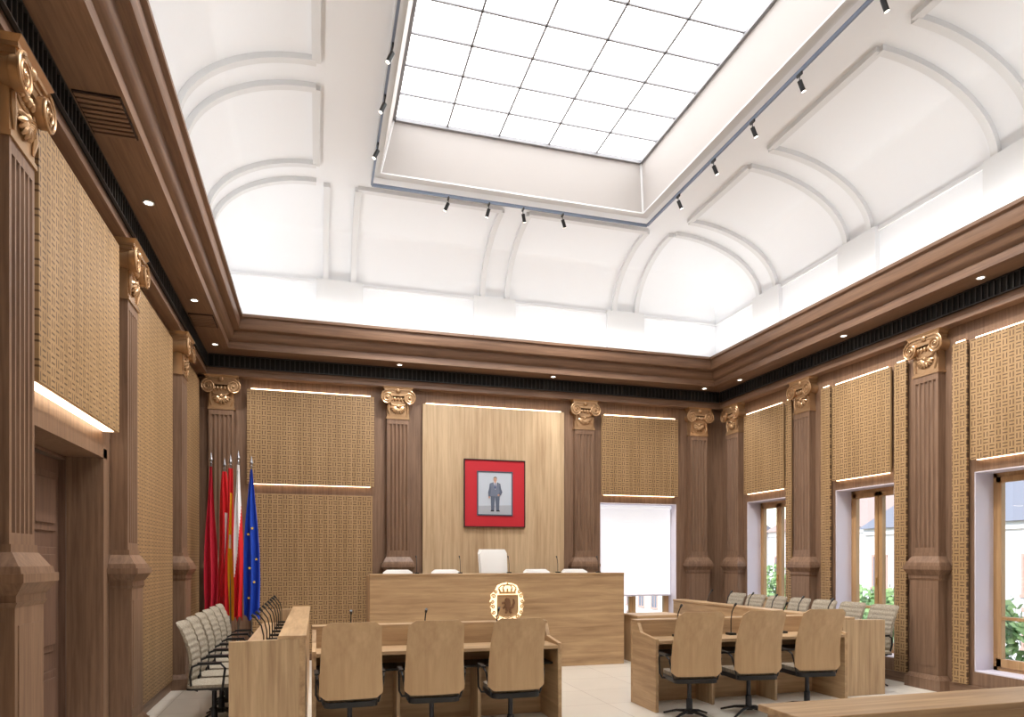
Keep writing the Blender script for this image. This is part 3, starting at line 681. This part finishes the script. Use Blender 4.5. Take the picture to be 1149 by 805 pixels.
SC=((.215,.11,.034,1),(.232,.03,.030,-1),(.225,-.05,.032,1),(.212,-.13,.030,-1),(.155,-.205,.032,1),(.08,-.238,.026,-1),(.185,.17,.028,1))
for sx in (-1,1):
    for (cx,cz,R,sg) in SC:
        mb.tube([(sx*(cx+R*(1-k/22)*math.cos(sg*k*.42)),-.04,cz+R*(1-k/22)*math.sin(sg*k*.42)) for k in range(19)],.009,6)
mb.ball((0,-.04,-.25),(.02,.012,.022))
put('scroll_border',mb.mesh('scroll',GLD),r,label='polished gold scrollwork')
bl=[(-.22,.16),(-.18,.21),(-.15,.27),(-.08,.30),(0,.315),(.08,.30),(.15,.27),(.18,.21),(.22,.16),(.255,.13),(.245,.075),(.27,.03),(.24,-.01),(.26,-.05),(.24,-.09),(.245,-.14),(.20,-.205),(.13,-.25),(0,-.275),(-.13,-.25),(-.20,-.205),(-.245,-.14),(-.24,-.09),(-.26,-.05),(-.24,-.01),(-.27,.03),(-.245,.075),(-.255,.13)]
put('backlight',MB().prism(bl,'y',-.016,0).mesh('backlight',GLOW),r,label='warm glowing halo plate')
mb=MB().box(-.125,.125,-.05,-.02,.145,.175)
for i in range(5): 
    x=-.10+.05*i; mb.ball((x,-.05,.16),(.011,.008,.011),0,8,6)
for i,x in enumerate((-.11,-.055,0,.055,.11)):
    mb.tube([(x,-.035,.175),(x*1.15,-.035,.20)],[.012,.015],6)
    mb.ball((x*1.18,-.035,.21),.015,0,8,6)
for x in (-.125,-.065,.065,.125):
    mb.tube([(x,-.035,.19),(x*1.08,-.035,.235),(x*.7,-.035,.272),(0,-.035,.278)],.009,6)
mb.ball((0,-.035,.29),.016).tube([(0,-.035,.30),(0,-.035,.33)],.006,6).tube([(-.016,-.035,.318),(.016,-.035,.318)],.006,6)
put('crown',mb.mesh('crown',GLD),r,label='gold royal crown')
# ------------------------------------------------------------ track lights
TZ=ZC-.09
def track(x0,x1,y0,y1):
    put('lighting_track',MB().box(x0,x1,y0,y1,-.02,.02).mesh('track',plain('track_grey',(120,132,152),.4,.3)),loc=(0,0,TZ),label='slim suspended lighting track around the skylight',category='light track',group='ceiling light tracks')
T0,T1,TY=.74,4.96,9.66
track(T0,T1,TY-.013,TY+.013); track(T0-.013,T0+.013,1.7,TY-.02); track(T1-.013,T1+.013,1.7,TY-.02)
SB={'spot_body':MB().tube([(0,0,0),(0,0,-.115)],.025,14).mesh('sb',BLACK),'adapter':MB().box(-.010,.010,-.04,.04,.0,.028).mesh('sa',BLACK),'stem':MB().tube([(0,0,.005),(0,0,-.06)],.006,6).mesh('ss',BLACK),'lens':MB().tube([(0,0,-.115),(0,0,-.117)],.020,14).mesh('sl',LEDC)}
def tspot(x,y,tgt,p=0):
    r=empty('track_spotlight',loc=(x,y,TZ-.048),label='small black cylindrical spotlight clipped to the track',category='spotlight',group='track spotlights')
    put('adapter',SB['adapter'],r); put('stem',SB['stem'],r)
    d=(Vector(tgt)-Vector((x,y,TZ-.1))); q=d.to_track_quat('-Z','Y').to_euler()
    b=put('spot_body',SB['spot_body'],r,loc=(0,0,-.05),rot=q); put('lens',SB['lens'],b)
    if p:
        dn=d.normalized(); spot(Vector((x,y,TZ-.1))+dn*.2,tgt,p)
for x,t in ((1.82,-.4),(2.42,1.2),(2.94,4.6),(3.56,6.3)): tspot(x,TY,(t,11.5,1.6),190)
for y in (8.7,7.8,6.98,6.16,5.05): tspot(T1,y,(7.5,y,1.6),175)
for y in (8.66,7.75,6.95,6.1,5.0): tspot(T0,y,(XL+.1,y,1.5),135)
# ------------------------------------------------------------ outdoors
put('street_ground',MB().box(8.6,80,-30,90,-6.2,-6).mesh('g',noisy('asphalt',(110,110,112),(140,140,140),1,.9)),label='grey paved street outside the windows',category='ground',kind='structure')
def building(x,y0,y1,h,wallc,roofc,label,zb=-6):
    r=empty('town_building',loc=(x,(y0+y1)/2,zb),label=label,category='building'); W=(y1-y0)/2
    m=noisy('facade',wallc,[min(255,c+14) for c in wallc],3,.8)
    put('facade',MB().box(0,10,-W,W,0,h).mesh('fa',m),r)
    put('roof',MB().prism([(-.4,h),(5,h+3),(10.4,h)],'y',-W-.2,W+.2).mesh('ro',plain('roof',roofc,.8)),r)
    put('string_course',MB().box(-.15,0,-W,W,h-.4,h).box(-.1,0,-W,W,h*.5,h*.5+.2).mesh('sc',plain('stone',(240,236,230),.8)),r)
    g=MB().box(-.03,.02,-.5,.5,0,1.9,0).box(-.08,0,-.62,-.5,-.1,2.0,1).box(-.08,0,.5,.62,-.1,2.0,1).box(-.08,0,-.62,.62,1.9,2.05,1).box(-.12,0,-.7,.7,-.15,0,1).box(-.05,-.03,-.03,.03,0,1.9,1).mesh('bw',[plain('dark_glass',(130,138,150),.15),plain('stone_trim',(210,170,154),.8)])
    n=max(2,int(2*W/2.2)); fl_=int(h/2.7)
    for i in range(n):
        for j in range(fl_):
            put('facade_window',g,r,loc=(0,-W+2*W*(i+.5)/n,.5+j*2.7))
building(34,24,36,9.6,(238,232,226),(140,140,146),'pale stone town building with pink window surrounds')
building(38,38,51,10,(238,234,230),(190,160,146),'cream town building with a tiled roof')
building(30,53,66,10,(234,230,226),(140,140,146),'grey stone town building across the street')
building(46,12,22,10.5,(234,222,214),(150,120,112),'pale pink town building across the street')
LEAF=noisy('foliage',(110,146,88),(172,198,132),2,.9)
BARK=noisy('bark',(80,62,48),(110,90,70),6,.9)
def tree(x,y,h,seed):
    rn=random.Random(seed); r=empty('street_tree',loc=(x,y,-6),label='leafy green street tree outside the windows',category='tree',group='street trees')
    put('trunk',MB().tube([(0,0,0),(.05,0,h*.35),(0,.1,h*.7)],[.22,.16,.08],8).mesh('tr',BARK),r)
    mb=MB()
    cl=[(rn.uniform(-.8,.8),rn.uniform(-.8,.8),h*rn.uniform(.5,.92),rn.uniform(.6,.9)) for _ in range(9)]
    for _ in range(2200):
        c=rn.choice(cl); d=Vector((rn.gauss(0,1),rn.gauss(0,1),rn.gauss(0,1))).normalized()*c[3]*rn.uniform(.6,1)
        p=Vector(c[:3])+d; a=Vector((rn.uniform(-1,1),rn.uniform(-1,1),rn.uniform(-1,1))).normalized()*.11; b=a.orthogonal().normalized()*.08
        mb.add([p-a,p-b,p+a,p+b],[(0,1,2,3)])
    put('foliage',mb.mesh('fo',LEAF),r)
tree(18,17.0,6.9,1); tree(21,22,7.3,2); tree(22,29,7.3,3); tree(15.5,20.5,6.5,4); tree(15,12.5,6.9,5)
# ------------------------------------------------------------ world & camera
w=bpy.data.worlds.new('sky_world'); scene.world=w; w.use_nodes=True; nt=w.node_tree
bg=nt.nodes['Background']; st=nt.nodes.new('ShaderNodeTexSky'); st.sky_type='NISHITA'; st.sun_disc=False; st.sun_elevation=math.radians(42); st.sun_rotation=math.radians(200); st.air_density=1.2
nt.links.new(st.outputs[0],bg.inputs[0]); bg.inputs[1].default_value=.36
sl=bpy.data.lights.new('sun','SUN'); sl.energy=3.8; sl.angle=.01; so=bpy.data.objects.new('sun',sl); COL.objects.link(so); so.rotation_euler=Vector((.75,.25,-.6)).to_track_quat('-Z','Y').to_euler()
cam=bpy.data.cameras.new('cam'); co=bpy.data.objects.new('camera',cam); COL.objects.link(co)
cam.sensor_width=36; cam.lens=24.0; cam.shift_y=225.5/1149; cam.clip_start=.05; cam.clip_end=300
co.location=(CX,CY,CZ); co.rotation_euler=(pi/2,0,-math.radians(16.0)); scene.camera=co
scene.view_settings.view_transform='Standard'
scene.view_settings.exposure=.18
